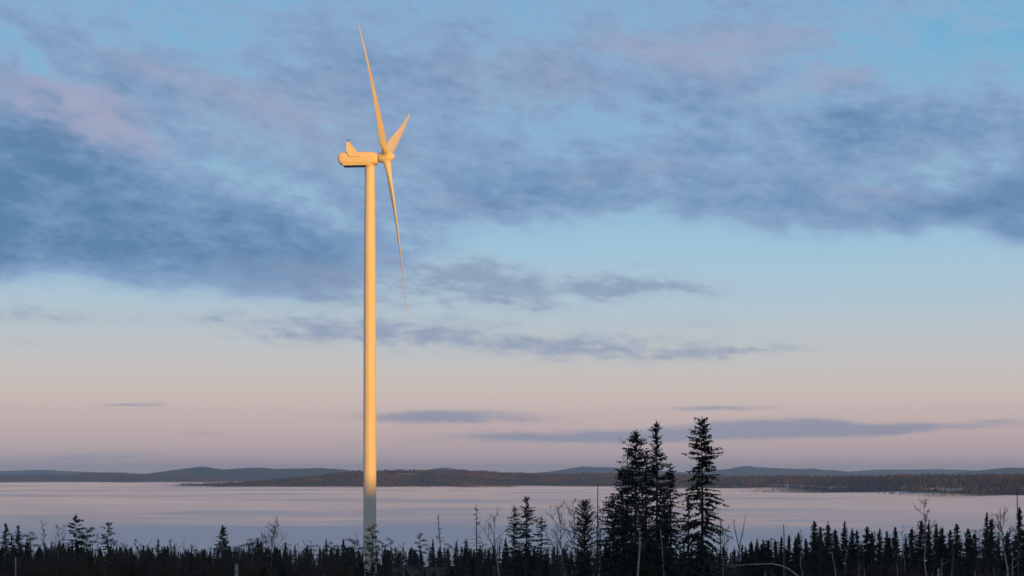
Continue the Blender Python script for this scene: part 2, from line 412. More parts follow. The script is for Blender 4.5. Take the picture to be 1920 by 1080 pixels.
# thin veil over the dense mist: a closed, undulating slab of thin fog
M_veil = bpy.data.materials.new('mist_veil'); M_veil.use_nodes = True
nt = M_veil.node_tree; nt.nodes.clear()
pv = nt.nodes.new('ShaderNodeVolumePrincipled'); pv.inputs['Color'].default_value = (.95, .95, .97, 1)
pv.inputs['Density'].default_value = .0018; pv.inputs['Anisotropy'].default_value = .0
oo = nt.nodes.new('ShaderNodeOutputMaterial'); nt.links.new(pv.outputs[0], oo.inputs['Volume'])
b = MB(); vx = np.linspace(-4200, 4200, 60); vy = np.linspace(1300, 10000, 70)
for j, y in enumerate(vy):
    for i, x in enumerate(vx):
        e = min(1, i/4, (59-i)/4, j/8, (69-j)/8)
        b.v.append(Vector((x, y, -68+(15+(8+8*min(1, max(0, (y-4500)/1500)))*mnoise.noise(Vector((x/700, y/420, 1.7))))*e)))
nb = len(b.v)
for j, y in enumerate(vy):
    for i, x in enumerate(vx): b.v.append(Vector((x, y, -70)))
n = 60
for j in range(69):
    for i in range(59):
        a = j*n+i
        b.f.append((a, a+1, a+n+1, a+n)); b.f.append((nb+a, nb+a+n, nb+a+n+1, nb+a+1))
for i in range(59):
    b.f.append((i+1, i, nb+i, nb+i+1)); a = 69*n+i; b.f.append((a, a+1, nb+a+1, nb+a))
for j in range(69):
    a = j*n; b.f.append((a, a+n, nb+a+n, nb+a)); a = j*n+n-1; b.f.append((a+n, a, nb+a, nb+a+n))
tag(b.build('mist_veil', M_veil), 'thin veil of fog over the mist and its far shore', 'mist', kind='stuff')

# ---------------------------------------------------------------- air
M_haze = bpy.data.materials.new('haze'); M_haze.use_nodes = True
nt = M_haze.node_tree; nt.nodes.clear()
pv = nt.nodes.new('ShaderNodeVolumePrincipled'); pv.inputs['Color'].default_value = (.46, .70, 1.0, 1)
pv.inputs['Density'].default_value = .000036; pv.inputs['Anisotropy'].default_value = .3
oo = nt.nodes.new('ShaderNodeOutputMaterial'); nt.links.new(pv.outputs[0], oo.inputs['Volume'])
b = MB()
b.loft([[(x, y, z) for x, y in ((-23000, -2800), (23000, -2800), (23000, 32500), (-23000, 32500))] for z in (-100, 165)])
tag(b.build('haze', M_haze), 'faint blue haze over the whole landscape', 'haze', kind='stuff')

# ---------------------------------------------------------------- wind turbine
T0 = Vector((TX, TY, ground(TX, TY)))
root = empty('wind_turbine', T0)
tag(root, 'tall white three-bladed wind turbine lit orange by the low sun', 'wind turbine')
S = 492/F                                             # metres per pixel of a 1920 px view at the turbine
def zpx(py): return (HY-py)*S
ztop = zpx(306.5)
def ring(z, r, n=48): return [(math.cos(2*math.pi*k/n)*r, math.sin(2*math.pi*k/n)*r, z-T0.z) for k in range(n)]
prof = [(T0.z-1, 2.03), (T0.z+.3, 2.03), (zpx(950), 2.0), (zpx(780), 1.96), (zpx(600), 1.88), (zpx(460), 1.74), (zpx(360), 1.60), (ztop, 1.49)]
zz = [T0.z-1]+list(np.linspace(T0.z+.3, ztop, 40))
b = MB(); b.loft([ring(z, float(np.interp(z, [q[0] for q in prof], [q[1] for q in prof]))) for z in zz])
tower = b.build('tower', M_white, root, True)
b = MB()
for z in (T0.z+21, T0.z+45, T0.z+72, T0.z+100):     # welded flange seams
    r = float(np.interp(z, [q[0] for q in prof], [q[1] for q in prof]))
    bb = MB(); bb.loft([ring(z-.05, r+.004), ring(z-.04, r+.018), ring(z+.04, r+.018), ring(z+.05, r+.004)], False)
    bb.build('flange_seam', M_white, tower, True)
bb = MB(); bb.loft([ring(ztop-.35, 1.52), ring(ztop-.3, 1.62), ring(ztop+.25, 1.62)], False); bb.build('yaw_ring', M_white, root, True)

YAW, TILT, CONE, BEND, RR, PHI = .0902, .0951, .083, .03905, 53.13, -.98987
nac = empty('nacelle_mount', (0, 0, 0), -YAW); nac.parent = root      # local x runs along the shaft
def sect(x, zl, zh, hw, e=3.6, n=40):
    zc, hh = (zl+zh)/2, (zh-zl)/2; out = []
    for k in range(n):
        a = 2*math.pi*k/n; c, s = math.cos(a), math.sin(a)
        out.append((x, math.copysign(abs(c)**(2/e), c)*hw, zc-T0.z+math.copysign(abs(s)**(2/e), s)*hh))
    return out
bpy.data.objects.remove(nac)
Rn = Matrix.Rotation(-YAW, 3, 'Z')
def turn(rings): return [[Rn @ Vector(q) for q in r] for r in rings]
b = MB()
secs = [(-9.85, 96.5, 97.8, 1.0), (-9.72, 96.1, 98.2, 1.45), (-9.4, 95.55, 98.6, 1.75), (-8.9, 95.1, 98.86, 1.92), (-8.3, 94.85, 98.95, 2.0), (-5, 94.85, 98.98, 2.02),
        (0.4, 94.9, 98.98, 2.0), (1.3, 94.95, 98.85, 1.97), (2.1, 95.1, 98.5, 1.85), (2.55, 95.3, 98.2, 1.7), (2.62, 95.6, 97.9, 1.4)]
b.loft(turn([sect(*s) for s in secs]))
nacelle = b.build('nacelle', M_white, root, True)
def rn(x, y, z): return Rn @ Vector((x, y, z-T0.z))
for sgn in (-1, 1):                                   # cooler side fins, proud of the nacelle
    y0 = sgn*2.06
    poly = [(-6.85, 101.5), (-6.3, 101.95), (-3.75, 98.95), (-2.5, 97.3), (-5.95, 97.25), (-6.85, 98.75)]
    bb = MB(); bb.plate([rn(x, y0, z) for x, z in (poly if sgn < 0 else poly[::-1])], Rn @ Vector((0, sgn*.28, 0)))
    bb.build('cooler_fin', M_white, root)
bb = MB(); bb.plate([rn(-6.6, -2.0, 99.0), rn(-6.6, 2.0, 99.0), rn(-6.6, 2.0, 101.4), rn(-6.6, -2.0, 101.4)], Rn @ Vector((.3, 0, 0)))
cool = bb.build('cooler', M_cool, root)
for k in range(9):
    bb = MB(); z = 99.2+k*.25
    bb.plate([rn(-6.64, -1.95, z), rn(-6.64, 1.95, z), rn(-6.64, 1.95, z+.1), rn(-6.64, -1.95, z+.1)], Rn @ Vector((-.08, 0, .05)))
    bb.build('cooler_slat', M_cool, cool)
bb = MB(); bb.plate([rn(-6.85, -2.2, 101.55), rn(-6.25, -2.2, 101.95), rn(-6.25, 2.2, 101.95), rn(-6.85, 2.2, 101.55)], (0, 0, .12)); bb.build('cooler_top_beam', M_white, root)
bb = MB(); bb.tube([rn(-6.2, -1.6, 101.9), rn(-6.2, -1.6, 103.0)], [.07, .04], 6); bb.tube([rn(-6.5, -1.6, 102.5), rn(-5.9, -1.6, 102.5)], [.05, .05], 6)
bb.build('weather_mast', M_dark, root)
bb = MB(); bb.tube([rn(-6.6, -1.3, 101.9), rn(-6.6, -1.3, 102.25), rn(-6.6, -1.3, 102.5)], [.2, .2, .12], 10); bb.build('beacon_lamp', M_dark, root)
bb = MB(); bb.plate([rn(-8.2, -2.0, 95.02), rn(0.6, -2.0, 95.02), rn(0.6, 2.0, 95.02), rn(-8.2, 2.0, 95.02)], (0, 0, -.35)); bb.build('underside_tray', M_white, root)

AX = Vector((math.cos(YAW)*math.cos(TILT), -math.sin(YAW)*math.cos(TILT), math.sin(TILT)))
E1 = Vector((math.sin(YAW), math.cos(YAW), 0)); E2 = AX.cross(E1)
if E2.z < 0: E2 = -E2
HUB = at(724.2, 294.4, 492)-T0
def lathe(profile, n=40): return [[HUB+AX*x+(E1*math.cos(2*math.pi*k/n)+E2*math.sin(2*math.pi*k/n))*r for k in range(n)] for x, r in profile]
b = MB(); b.loft(lathe([(-2.35, 1.2), (-2.3, 1.42), (-1.7, 1.52), (-1.5, 1.66), (-.7, 1.86), (.2, 1.9), (.9, 1.8), (1.5, 1.52), (2.05, 1.08), (2.42, .62), (2.6, .3), (2.66, .04)]))
hub = b.build('hub', M_white, root, True)
bb = MB(); bb.loft(lathe([(-2.6, 1.0), (-2.25, 1.0)])); bb.build('shaft_collar', M_dark, root, True)
CH = [(.018, 2.25, 1, 0), (.045, 2.25, 1, 0), (.075, 2.45, .85, 12), (.12, 3.0, .6, 16), (.165, 3.6, .44, 15), (.21, 3.8, .37, 13), (.28, 3.55, .31, 10.5), (.38, 3.05, .27, 8),
      (.5, 2.5, .24, 5.5), (.62, 2.0, .22, 3.6), (.74, 1.58, .2, 2.2), (.85, 1.2, .19, 1), (.93, .88, .18, .3), (.975, .58, .18, 0), (.995, .28, .18, 0), (1.0, .08, .18, 0)]
PITCH = 8.0
def blade(k):
    th = PHI+k*2*math.pi/3
    d = E2*math.cos(th)+E1*math.sin(th); tg = E1*math.cos(th)-E2*math.sin(th)
    tt = list(np.concatenate([np.linspace(.018, .3, 18), np.linspace(.33, .93, 20), [.955, .975, .988, .995, 1.0]])); rings = []
    for t in tt:
        c, tk, tw = (float(np.interp(t, [q[0] for q in CH], [q[j] for q in CH])) for j in (1, 2, 3))
        a = R_(tw+PITCH); cd = tg*math.cos(a)+AX*math.sin(a); nd = d.cross(cd)
        ctr = HUB+d*(RR*t)+AX*(CONE*RR*t-BEND*RR*t*t)
        rd = max(0, min(1, (.12-t)/.075)); ring_ = []
        for j in range(26):
            q = 2*math.pi*j/26; x = math.cos(q)
            xc = (x+1)/2                                   # 0 trailing, 1 leading
            yt = math.sin(q)
            foil = yt*(.35+.65*xc)**.8 * (1 if rd else 1)
            yy = rd*yt*.5+(1-rd)*foil*.5
            xx = x*.5+(1-rd)*(-.17)
            ring_.append(ctr+cd*(xx*c)+nd*(yy*c*tk))
        rings.append(ring_)
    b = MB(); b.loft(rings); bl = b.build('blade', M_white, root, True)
    b = MB(); c = HUB+d*(RR*.034)
    pr = [(1.55, 1.28), (1.75, 1.30), (1.95, 1.16)]
    u = d.orthogonal().normalized(); w = d.cross(u)
    b.loft([[HUB+d*x+(u*math.cos(2*math.pi*j/32)+w*math.sin(2*math.pi*j/32))*r for j in range(32)] for x, r in pr]); b.build('root_collar', M_white, bl, True)
for k in range(3): blade(k)

# ---------------------------------------------------------------- trees
def rv(r, s=1.0): return Vector((r.uniform(-s, s), r.uniform(-s, s), r.uniform(-s, s)))
UP = Vector((0, 0, 1))
def trunk_line(h, r, lean=(0, 0), wob=.01, n=9):
    pts = []; ox = oy = 0
    for i in range(n):
        t = i/(n-1)
        pts.append(Vector((lean[0]*h*t+ox, lean[1]*h*t+oy, h*t))); ox += r.uniform(-wob, wob)*h/n*2; oy += r.uniform(-wob, wob)*h/n*2
    return pts
def along(pts, z):
    for a, b_ in zip(pts, pts[1:]):
        if b_.z >= z: return a.lerp(b_, (z-a.z)/max(1e-6, b_.z-a.z))
    return pts[-1].copy()
def spruce(seed, h, rad, base=.15, prof=.8, wh=.42, nb=5, tw=.34, keep=.9, droop=.35, ww=.085, lean=(0, 0), dead=0.0, tr=None, step=.24, flat=.0, topgap=0):
    """crown of drooping branches hung with needle sprays; returns trunk and crown builders"""
    r = random.Random(seed); T = MB(); C = MB()
    pts = trunk_line(h, r, lean); tr = tr or h*.0095+.03
    T.tube(pts, [tr*(1-.93*(i/(len(pts)-1)))+.012 for i in range(len(pts))], 7)
    z = h*base
    while z < h*.99:
        t = min(1.0, max(0.0, (h-z)/(h*(1-base))))                       # 0 at the tip, 1 at the lowest branch
        bare = r.random() < dead*(0.3+.7*(1 if z > h*.45 else .6))
        rr = 1.8*rad*min(1.0, (t**prof)*(1.15-.25*t) + .03)
        gap = r.uniform(.65, 1.0) if r.random() < .8 else r.uniform(.35, .6)
        for k in range(nb):
            if r.random() > keep: continue
            a = r.uniform(0, 6.283); ln = rr*gap*r.uniform(.6, 1.12)+.1
            o = along(pts, z+r.uniform(-.5, .5)*wh)
            out = Vector((math.cos(a), math.sin(a), 0)); side = Vector((-out.y, out.x, 0))
            rise = .45*(1-t)**1.5+.02+r.uniform(-.08, .08)-flat; dr = droop*(.45+.75*t)*r.uniform(.7, 1.3)
            sp_ = []; ns = 5
            for i in range(ns+1):
                s = i/ns; sp_.append(o+out*(ln*s)+UP*(ln*(rise*s-dr*s*s+.22*max(0, s-.7)**2*3))+side*(ln*.06*math.sin(s*3+k)))
            C.tube(sp_, [.012+.010*ln*(1-i/ns) for i in range(ns+1)], 3, False)
            if bare:
                for q in range(3):
                    s = r.uniform(.3, .95); p_ = o.lerp(sp_[-1], s); C.rhomb(p_, (out+side*r.uniform(-1, 1)+UP*r.uniform(-.5, .2)).normalized(), ln*.3, .012, UP)
                continue
            s = .12*r.random()+.12
            while s < 1.0:
                i = min(int(s*ns), ns-1); p_ = sp_[i].lerp(sp_[i+1], s*ns-i); d0 = (sp_[i+1]-sp_[i]).normalized()
                for sg in (-1, 1):
                    if r.random() < .12: continue
                    l = tw*(1.15-.6*s)*r.uniform(.55, 1.25)*min(1, .18+ln*.6)
                    d = (d0*r.uniform(.35, .9)+side*sg*r.uniform(.35, 1)+UP*r.uniform(-.75, .12)).normalized()
                    C.rhomb(p_, d, l, ww*r.uniform(.7, 1.2), (rv(r)+UP*.3).cross(d).normalized())
                if r.random() < .55: C.rhomb(p_, (UP*-1+rv(r, .5)).normalized(), tw*r.uniform(.5, .95), ww, side)
                s += step/max(ln, .3)*r.uniform(.7, 1.3)
            C.rhomb(sp_[-2], (sp_[-1]-sp_[-2]).normalized(), (sp_[-1]-sp_[-2]).length*1.35, ww*.8, side)
        z += wh*r.uniform(.7, 1.3)*(.5+.6*t)
    for q in range(6): C.rhomb(pts[-1]-UP*(.22*q), (UP+rv(r, .8)).normalized(), .35+.04*q, ww*.6, rv(r).normalized())
    return T, C
def pine(seed, h, rad, base=.35, limbs=20, clump=.55, nleaf=70, lean=(0, 0), round_=1.0, tr=None):
    r = random.Random(seed); T = MB(); C = MB()
    pts = trunk_line(h, r, lean, .03); tr = tr or h*.010+.04
    T.tube(pts, [tr*(1-.9*(i/(len(pts)-1)))+.015 for i in range(len(pts))], 7)
    for k in range(limbs):
        t = (k+.5)/limbs; z = h*(base+(1-base)*t*.97); o = along(pts, z)
        w = rad*(max(0.0, math.sin(math.pi*min(1, (.14+.86*(1-t))**.85)))**.7*.5+.5*(1-t)**.6)*round_
        a = k*2.4+r.uniform(-.6, .6); ln = w*r.uniform(.5, 1.1)+.25
        out = Vector((math.cos(a), math.sin(a), 0)); e = o+out*ln+UP*(ln*r.uniform(.0, .55))
        mid = o.lerp(e, .5)+UP*ln*-.06
        C.tube([o, mid, e], [.03+.012*ln, .025, .012], 3, False)
        for s in ([.55, .8, 1.0] if ln > .9 else [1.0]):
            c = o.lerp(e, s)+rv(r, .22*clump); cr = clump*r.uniform(.6, 1.1)
            for q in range(int(nleaf*cr/clump/(1 if s == 1 else 1.5))):
                d = rv(r); d.z *= .7; d = d.normalized()*r.random()**.5
                C.rhomb(c+Vector((d.x*cr, d.y*cr, d.z*cr*.62)), (d+UP*.7+rv(r, .5)).normalized(), r.uniform(.14, .30), r.uniform(.03, .06), rv(r).normalized())
    return T, C
def birch(seed, h, spread=.30, base=.3, limbs=14, lean=(0, 0), tr=None, sub=6, curve=0.0, twig=4, ang=(.55, .95)):
    r = random.Random(seed); T = MB(); C = MB()
    pts = trunk_line(h, r, lean, .09, 11)
    for i, p_ in enumerate(pts): p_.x += curve*h*math.sin(i/10*math.pi)
    tr = tr or h*.006+.03
    T.tube(pts[:8], [tr*(1-.92*(i/10))+.012 for i in range(8)], 7)
    C.tube(pts[7:], [tr*(1-.92*(i/10))+.011 for i in range(7, 11)], 5)
    def grow(o, d, ln, ra, lev):
        q = [o]; dd = d.copy(); n = 4
        for i in range(n):
            dd = (dd+rv(r, .20)+UP*(.10 if lev < 2 else -.04)).normalized(); q.append(q[-1]+dd*(ln/n))
        C.tube(q, [ra*(1-.8*i/n)+.009 for i in range(n+1)], 3, False)
        if lev < 2:
            for k in range(sub if lev == 0 else twig):
                s = r.uniform(.25, 1.0); i = min(int(s*n), n-1); p_ = q[i].lerp(q[i+1], s*n-i)
                nd = ((q[i+1]-q[i]).normalized()+rv(r, .95)+UP*.1).normalized()
                grow(p_, nd, ln*r.uniform(.28, .55), ra*.45, lev+1)
    for k in range(limbs):
        t = (k+r.random())/limbs; z = h*(base+(1-base)*t*.97); o = along(pts, z)
        a = k*2.4+r.uniform(-.7, .7); el = r.uniform(*ang)
        d = Vector((math.cos(a)*math.cos(el), math.sin(a)*math.cos(el), math.sin(el)))
        grow(o, d, h*spread*(1-.72*t)*r.uniform(.6, 1.15), tr*.42*(1-.7*t)+.012, 0)
    return T, C
def snag(seed, h, rad, base=.35, n=40, lean=(0, 0), tr=None, taper=.8):
    r = random.Random(seed); T = MB(); C = MB()
    pts = trunk_line(h, r, lean, .02); tr = tr or h*.008+.03
    T.tube(pts, [tr*(1-taper*(i/(len(pts)-1)))+.015 for i in range(len(pts))], 6)
    for k in range(n):
        t = r.random(); z = h*(base+(1-base)*t*.98); o = along(pts, z); a = r.uniform(0, 6.28)
        ln = rad*(1-.85*t)*r.uniform(.4, 1.1)+.08; out = Vector((math.cos(a), math.sin(a), 0))
        e = o+out*ln+UP*ln*r.uniform(-.25, .05); m = o.lerp(e, .6)-UP*ln*.1
        C.tube([o, m, e+UP*.1*ln], [.038, .028, .014], 3, False)
        for q in range(2): C.rhomb(o.lerp(e, r.uniform(.4, .9)), (out+rv(r, .8)).normalized(), ln*.4, .03, UP)
    return T, C

def place(name, px, py, D, make, label, cat, mats, group=None, rz=0.0):
    """a tree whose tip is seen at (px, py) from the camera and that stands at distance D"""
    top = at(px, py, D); g = ground(top.x, D)-.15
    h = top.z-g
    T, C = make(h)
    tip = max(T.v+C.v, key=lambda v: v.z) if cat == 'birch' else max(T.v, key=lambda v: v.z)
    o = empty(name, (top.x-tip.x, D-tip.y, g)); tag(o, label, cat, group)
    T.build('trunk', mats[0], o, True); C.build('crown', mats[1], o)
    return o
SP = (M_bark, M_spruce); PI_ = (M_pbark, M_pine); BI = (M_birch, M_twig); DE = (M_grey, M_grey)

# the tall group on the right of the middle
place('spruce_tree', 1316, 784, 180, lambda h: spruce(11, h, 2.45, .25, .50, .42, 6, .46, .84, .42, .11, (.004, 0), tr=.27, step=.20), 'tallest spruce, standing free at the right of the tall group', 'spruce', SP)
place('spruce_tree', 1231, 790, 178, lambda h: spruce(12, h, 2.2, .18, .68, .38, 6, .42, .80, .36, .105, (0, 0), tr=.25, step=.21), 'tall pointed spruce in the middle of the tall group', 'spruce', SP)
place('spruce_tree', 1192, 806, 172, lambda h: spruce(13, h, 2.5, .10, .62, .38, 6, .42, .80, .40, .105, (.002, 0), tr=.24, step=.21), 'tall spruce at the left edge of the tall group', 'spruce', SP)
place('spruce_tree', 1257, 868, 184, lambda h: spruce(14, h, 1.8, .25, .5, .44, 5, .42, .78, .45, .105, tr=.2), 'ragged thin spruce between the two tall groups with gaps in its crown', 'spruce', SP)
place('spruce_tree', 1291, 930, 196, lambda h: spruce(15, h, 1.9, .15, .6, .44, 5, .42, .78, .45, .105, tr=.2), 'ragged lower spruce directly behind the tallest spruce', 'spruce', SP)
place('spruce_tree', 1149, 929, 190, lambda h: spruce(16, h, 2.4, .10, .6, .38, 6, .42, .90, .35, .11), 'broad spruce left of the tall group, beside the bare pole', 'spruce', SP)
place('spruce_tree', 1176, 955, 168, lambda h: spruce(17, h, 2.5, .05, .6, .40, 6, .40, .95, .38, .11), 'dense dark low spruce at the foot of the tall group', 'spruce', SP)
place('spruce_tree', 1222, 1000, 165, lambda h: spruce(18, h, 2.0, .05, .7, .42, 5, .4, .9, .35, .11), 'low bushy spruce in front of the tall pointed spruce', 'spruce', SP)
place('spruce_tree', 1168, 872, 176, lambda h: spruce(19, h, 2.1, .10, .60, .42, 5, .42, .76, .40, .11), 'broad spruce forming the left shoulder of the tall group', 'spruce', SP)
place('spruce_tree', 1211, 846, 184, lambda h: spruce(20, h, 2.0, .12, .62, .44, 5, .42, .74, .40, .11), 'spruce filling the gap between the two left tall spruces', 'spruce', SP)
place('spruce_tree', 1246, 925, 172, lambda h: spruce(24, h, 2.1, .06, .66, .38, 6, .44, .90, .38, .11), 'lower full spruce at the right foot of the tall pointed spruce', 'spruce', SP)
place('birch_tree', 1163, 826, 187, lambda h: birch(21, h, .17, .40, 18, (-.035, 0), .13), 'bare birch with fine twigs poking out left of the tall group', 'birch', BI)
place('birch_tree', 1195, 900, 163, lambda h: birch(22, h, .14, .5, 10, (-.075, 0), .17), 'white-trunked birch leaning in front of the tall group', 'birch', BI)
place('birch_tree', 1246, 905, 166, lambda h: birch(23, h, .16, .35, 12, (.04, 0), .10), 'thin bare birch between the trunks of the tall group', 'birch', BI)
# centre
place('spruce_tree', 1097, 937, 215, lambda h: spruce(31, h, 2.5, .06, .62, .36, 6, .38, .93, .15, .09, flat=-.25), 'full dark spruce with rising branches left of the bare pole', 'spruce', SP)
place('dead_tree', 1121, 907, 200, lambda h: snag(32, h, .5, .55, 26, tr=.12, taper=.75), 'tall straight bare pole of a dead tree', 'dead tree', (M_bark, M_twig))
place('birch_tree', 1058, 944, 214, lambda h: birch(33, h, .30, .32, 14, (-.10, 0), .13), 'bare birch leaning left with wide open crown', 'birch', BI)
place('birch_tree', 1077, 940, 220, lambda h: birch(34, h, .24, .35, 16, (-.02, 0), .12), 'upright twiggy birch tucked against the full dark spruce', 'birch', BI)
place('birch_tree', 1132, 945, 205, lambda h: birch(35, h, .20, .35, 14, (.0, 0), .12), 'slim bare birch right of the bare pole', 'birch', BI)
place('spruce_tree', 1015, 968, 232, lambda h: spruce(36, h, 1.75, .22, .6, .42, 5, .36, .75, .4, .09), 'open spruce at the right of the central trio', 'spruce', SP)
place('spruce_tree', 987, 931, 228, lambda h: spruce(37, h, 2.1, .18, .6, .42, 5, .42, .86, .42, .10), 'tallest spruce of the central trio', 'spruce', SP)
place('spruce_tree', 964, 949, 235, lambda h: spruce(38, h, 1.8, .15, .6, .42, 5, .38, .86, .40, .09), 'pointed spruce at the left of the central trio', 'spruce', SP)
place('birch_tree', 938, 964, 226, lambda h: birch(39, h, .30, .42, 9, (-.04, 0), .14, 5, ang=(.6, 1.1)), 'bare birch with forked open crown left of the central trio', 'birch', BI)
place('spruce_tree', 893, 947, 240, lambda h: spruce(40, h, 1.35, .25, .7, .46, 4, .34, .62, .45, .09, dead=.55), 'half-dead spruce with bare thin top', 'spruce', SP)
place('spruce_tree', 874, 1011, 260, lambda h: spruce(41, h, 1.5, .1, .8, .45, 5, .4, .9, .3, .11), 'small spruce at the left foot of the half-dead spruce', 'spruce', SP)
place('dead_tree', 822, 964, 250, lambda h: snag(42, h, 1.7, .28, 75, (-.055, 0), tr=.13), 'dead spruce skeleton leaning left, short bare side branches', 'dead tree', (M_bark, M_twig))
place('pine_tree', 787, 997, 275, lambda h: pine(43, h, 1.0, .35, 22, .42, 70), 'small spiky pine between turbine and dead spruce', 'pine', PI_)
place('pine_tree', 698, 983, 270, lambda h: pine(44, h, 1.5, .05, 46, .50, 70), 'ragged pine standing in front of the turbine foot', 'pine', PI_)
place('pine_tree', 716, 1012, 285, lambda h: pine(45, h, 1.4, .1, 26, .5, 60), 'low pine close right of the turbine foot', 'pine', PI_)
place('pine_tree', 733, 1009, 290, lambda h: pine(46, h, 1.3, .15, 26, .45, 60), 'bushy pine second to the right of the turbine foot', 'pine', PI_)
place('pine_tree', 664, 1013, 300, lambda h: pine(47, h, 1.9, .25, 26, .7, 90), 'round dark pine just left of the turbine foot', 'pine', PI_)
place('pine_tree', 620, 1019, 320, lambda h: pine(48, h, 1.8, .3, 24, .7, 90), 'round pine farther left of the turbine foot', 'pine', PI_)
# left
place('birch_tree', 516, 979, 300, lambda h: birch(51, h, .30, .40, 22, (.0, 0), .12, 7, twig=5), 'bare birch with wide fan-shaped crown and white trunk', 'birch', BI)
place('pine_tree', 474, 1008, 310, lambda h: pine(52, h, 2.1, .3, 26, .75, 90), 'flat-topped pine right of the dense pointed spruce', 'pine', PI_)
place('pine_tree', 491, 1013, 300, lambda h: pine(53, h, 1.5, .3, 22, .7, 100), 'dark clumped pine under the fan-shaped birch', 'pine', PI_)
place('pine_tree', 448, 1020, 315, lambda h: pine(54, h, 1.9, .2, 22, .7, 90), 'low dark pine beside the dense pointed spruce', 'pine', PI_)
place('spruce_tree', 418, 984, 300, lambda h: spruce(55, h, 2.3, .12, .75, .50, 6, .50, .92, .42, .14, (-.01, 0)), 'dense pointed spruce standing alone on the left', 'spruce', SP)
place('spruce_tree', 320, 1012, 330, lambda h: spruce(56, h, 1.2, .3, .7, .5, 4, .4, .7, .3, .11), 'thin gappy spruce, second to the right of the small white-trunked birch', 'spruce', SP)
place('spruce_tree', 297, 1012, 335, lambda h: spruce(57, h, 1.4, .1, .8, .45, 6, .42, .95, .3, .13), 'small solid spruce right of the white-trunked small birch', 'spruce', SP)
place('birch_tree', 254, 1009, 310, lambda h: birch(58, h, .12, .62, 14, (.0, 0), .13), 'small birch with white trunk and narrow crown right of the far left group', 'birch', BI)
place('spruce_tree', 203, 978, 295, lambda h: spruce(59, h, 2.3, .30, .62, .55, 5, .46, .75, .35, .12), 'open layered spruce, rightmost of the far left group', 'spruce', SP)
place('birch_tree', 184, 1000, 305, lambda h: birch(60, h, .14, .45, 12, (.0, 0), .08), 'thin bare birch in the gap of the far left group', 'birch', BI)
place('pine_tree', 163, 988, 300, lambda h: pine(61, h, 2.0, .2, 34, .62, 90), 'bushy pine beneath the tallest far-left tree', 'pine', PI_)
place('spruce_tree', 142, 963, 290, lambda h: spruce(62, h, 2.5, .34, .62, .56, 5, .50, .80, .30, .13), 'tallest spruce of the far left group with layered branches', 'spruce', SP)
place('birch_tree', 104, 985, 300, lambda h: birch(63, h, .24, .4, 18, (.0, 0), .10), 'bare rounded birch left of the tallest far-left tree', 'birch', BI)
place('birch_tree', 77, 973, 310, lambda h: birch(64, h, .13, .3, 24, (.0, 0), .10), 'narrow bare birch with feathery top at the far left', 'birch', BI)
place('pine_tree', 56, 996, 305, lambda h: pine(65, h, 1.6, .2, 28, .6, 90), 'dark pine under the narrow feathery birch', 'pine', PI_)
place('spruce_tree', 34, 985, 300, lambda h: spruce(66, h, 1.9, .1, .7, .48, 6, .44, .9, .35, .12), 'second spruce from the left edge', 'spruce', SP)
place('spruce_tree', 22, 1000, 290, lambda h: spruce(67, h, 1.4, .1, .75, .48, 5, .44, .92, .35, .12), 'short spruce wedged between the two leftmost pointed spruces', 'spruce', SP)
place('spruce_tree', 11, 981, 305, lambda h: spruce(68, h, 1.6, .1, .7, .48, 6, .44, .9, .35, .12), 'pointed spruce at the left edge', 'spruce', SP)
# right of the tall group
place('spruce_tree', 1351, 972, 230, lambda h: spruce(71, h, 1.4, .2, .7, .5, 4, .34, .62, .4, .09, dead=.35), 'sparse spruce close right of the tallest spruce', 'spruce', SP)
place('birch_tree', 1367, 990, 225, lambda h: birch(72, h, .20, .4, 14, (.0, 0), .10), 'bare birch right of the sparse spruce', 'birch', BI)
def vtree(h):
    r = random.Random(73); T = MB(); C = MB()
    T.tube([(0, 0, 0), (.05, 0, h*.5), (0, 0, h*.68)], [.14, .11, .09], 7)
    for sx, hh in ((-1, .95), (1, 1.0)):
        q = [Vector((0, 0, h*.67)), Vector((.22*sx, 0, h*.75)), Vector((.55*sx, .1, h*.84)), Vector((.62*sx+.1*sx, .15, h*.92)), Vector(((.66 if sx < 0 else .9)*sx, .1, h*hh))]
        T.tube(q, [.075, .06, .045, .03, .012], 5)
        for k in range(9):
            p_ = q[1].lerp(q[4], r.random()); d = (Vector((sx*r.uniform(-.3, 1), r.uniform(-.6, .6), 1.1))).normalized()
            C.tube([p_, p_+d*r.uniform(.3, .8)], [.018, .006], 3, False)
    for k in range(8):
        z = h*r.uniform(.45, .7); d = Vector((r.choice([-1, 1]), r.uniform(-.5, .5), .7)).normalized(); C.tube([Vector((0.03, 0, z)), Vector((0.03, 0, z))+d*r.uniform(.4, 1.2)], [.025, .008], 3, False)
    return T, C
o = place('dead_tree', 1398, 962, 215, vtree, 'dead birch forked into a bare V at its top', 'dead tree', (M_bark, M_twig))
place('dead_tree', 1470, 983, 205, lambda h: snag(74, h, .35, .6, 12, (.0, 0), tr=.13, taper=.7), 'straight grey dead pole rising above the bent birch', 'dead tree', DE)
place('birch_tree', 1551, 979, 250, lambda h: birch(75, h, .16, .6, 8, (-.13, 0), .12), 'birch with slanting white trunk in the spruce row', 'birch', BI)
place('birch_tree', 1738, 938, 255, lambda h: birch(76, h, .20, .55, 13, (-.09, 0), .13, 7), 'bare birch with twiggy head high above the spruce row', 'birch', BI)
place('dead_tree', 1907, 911, 230, lambda h: snag(77, h, .8, .3, 60, (.003, 0), tr=.14), 'tall spiky dead spruce pole at the right edge', 'dead tree', (M_bark, M_twig))
place('birch_tree', 1884, 962, 215, lambda h: birch(78, h, .26, .55, 12, (-.075, 0), .20, 7, .03), 'birch with thick curved pale trunk at the right edge', 'birch', BI)

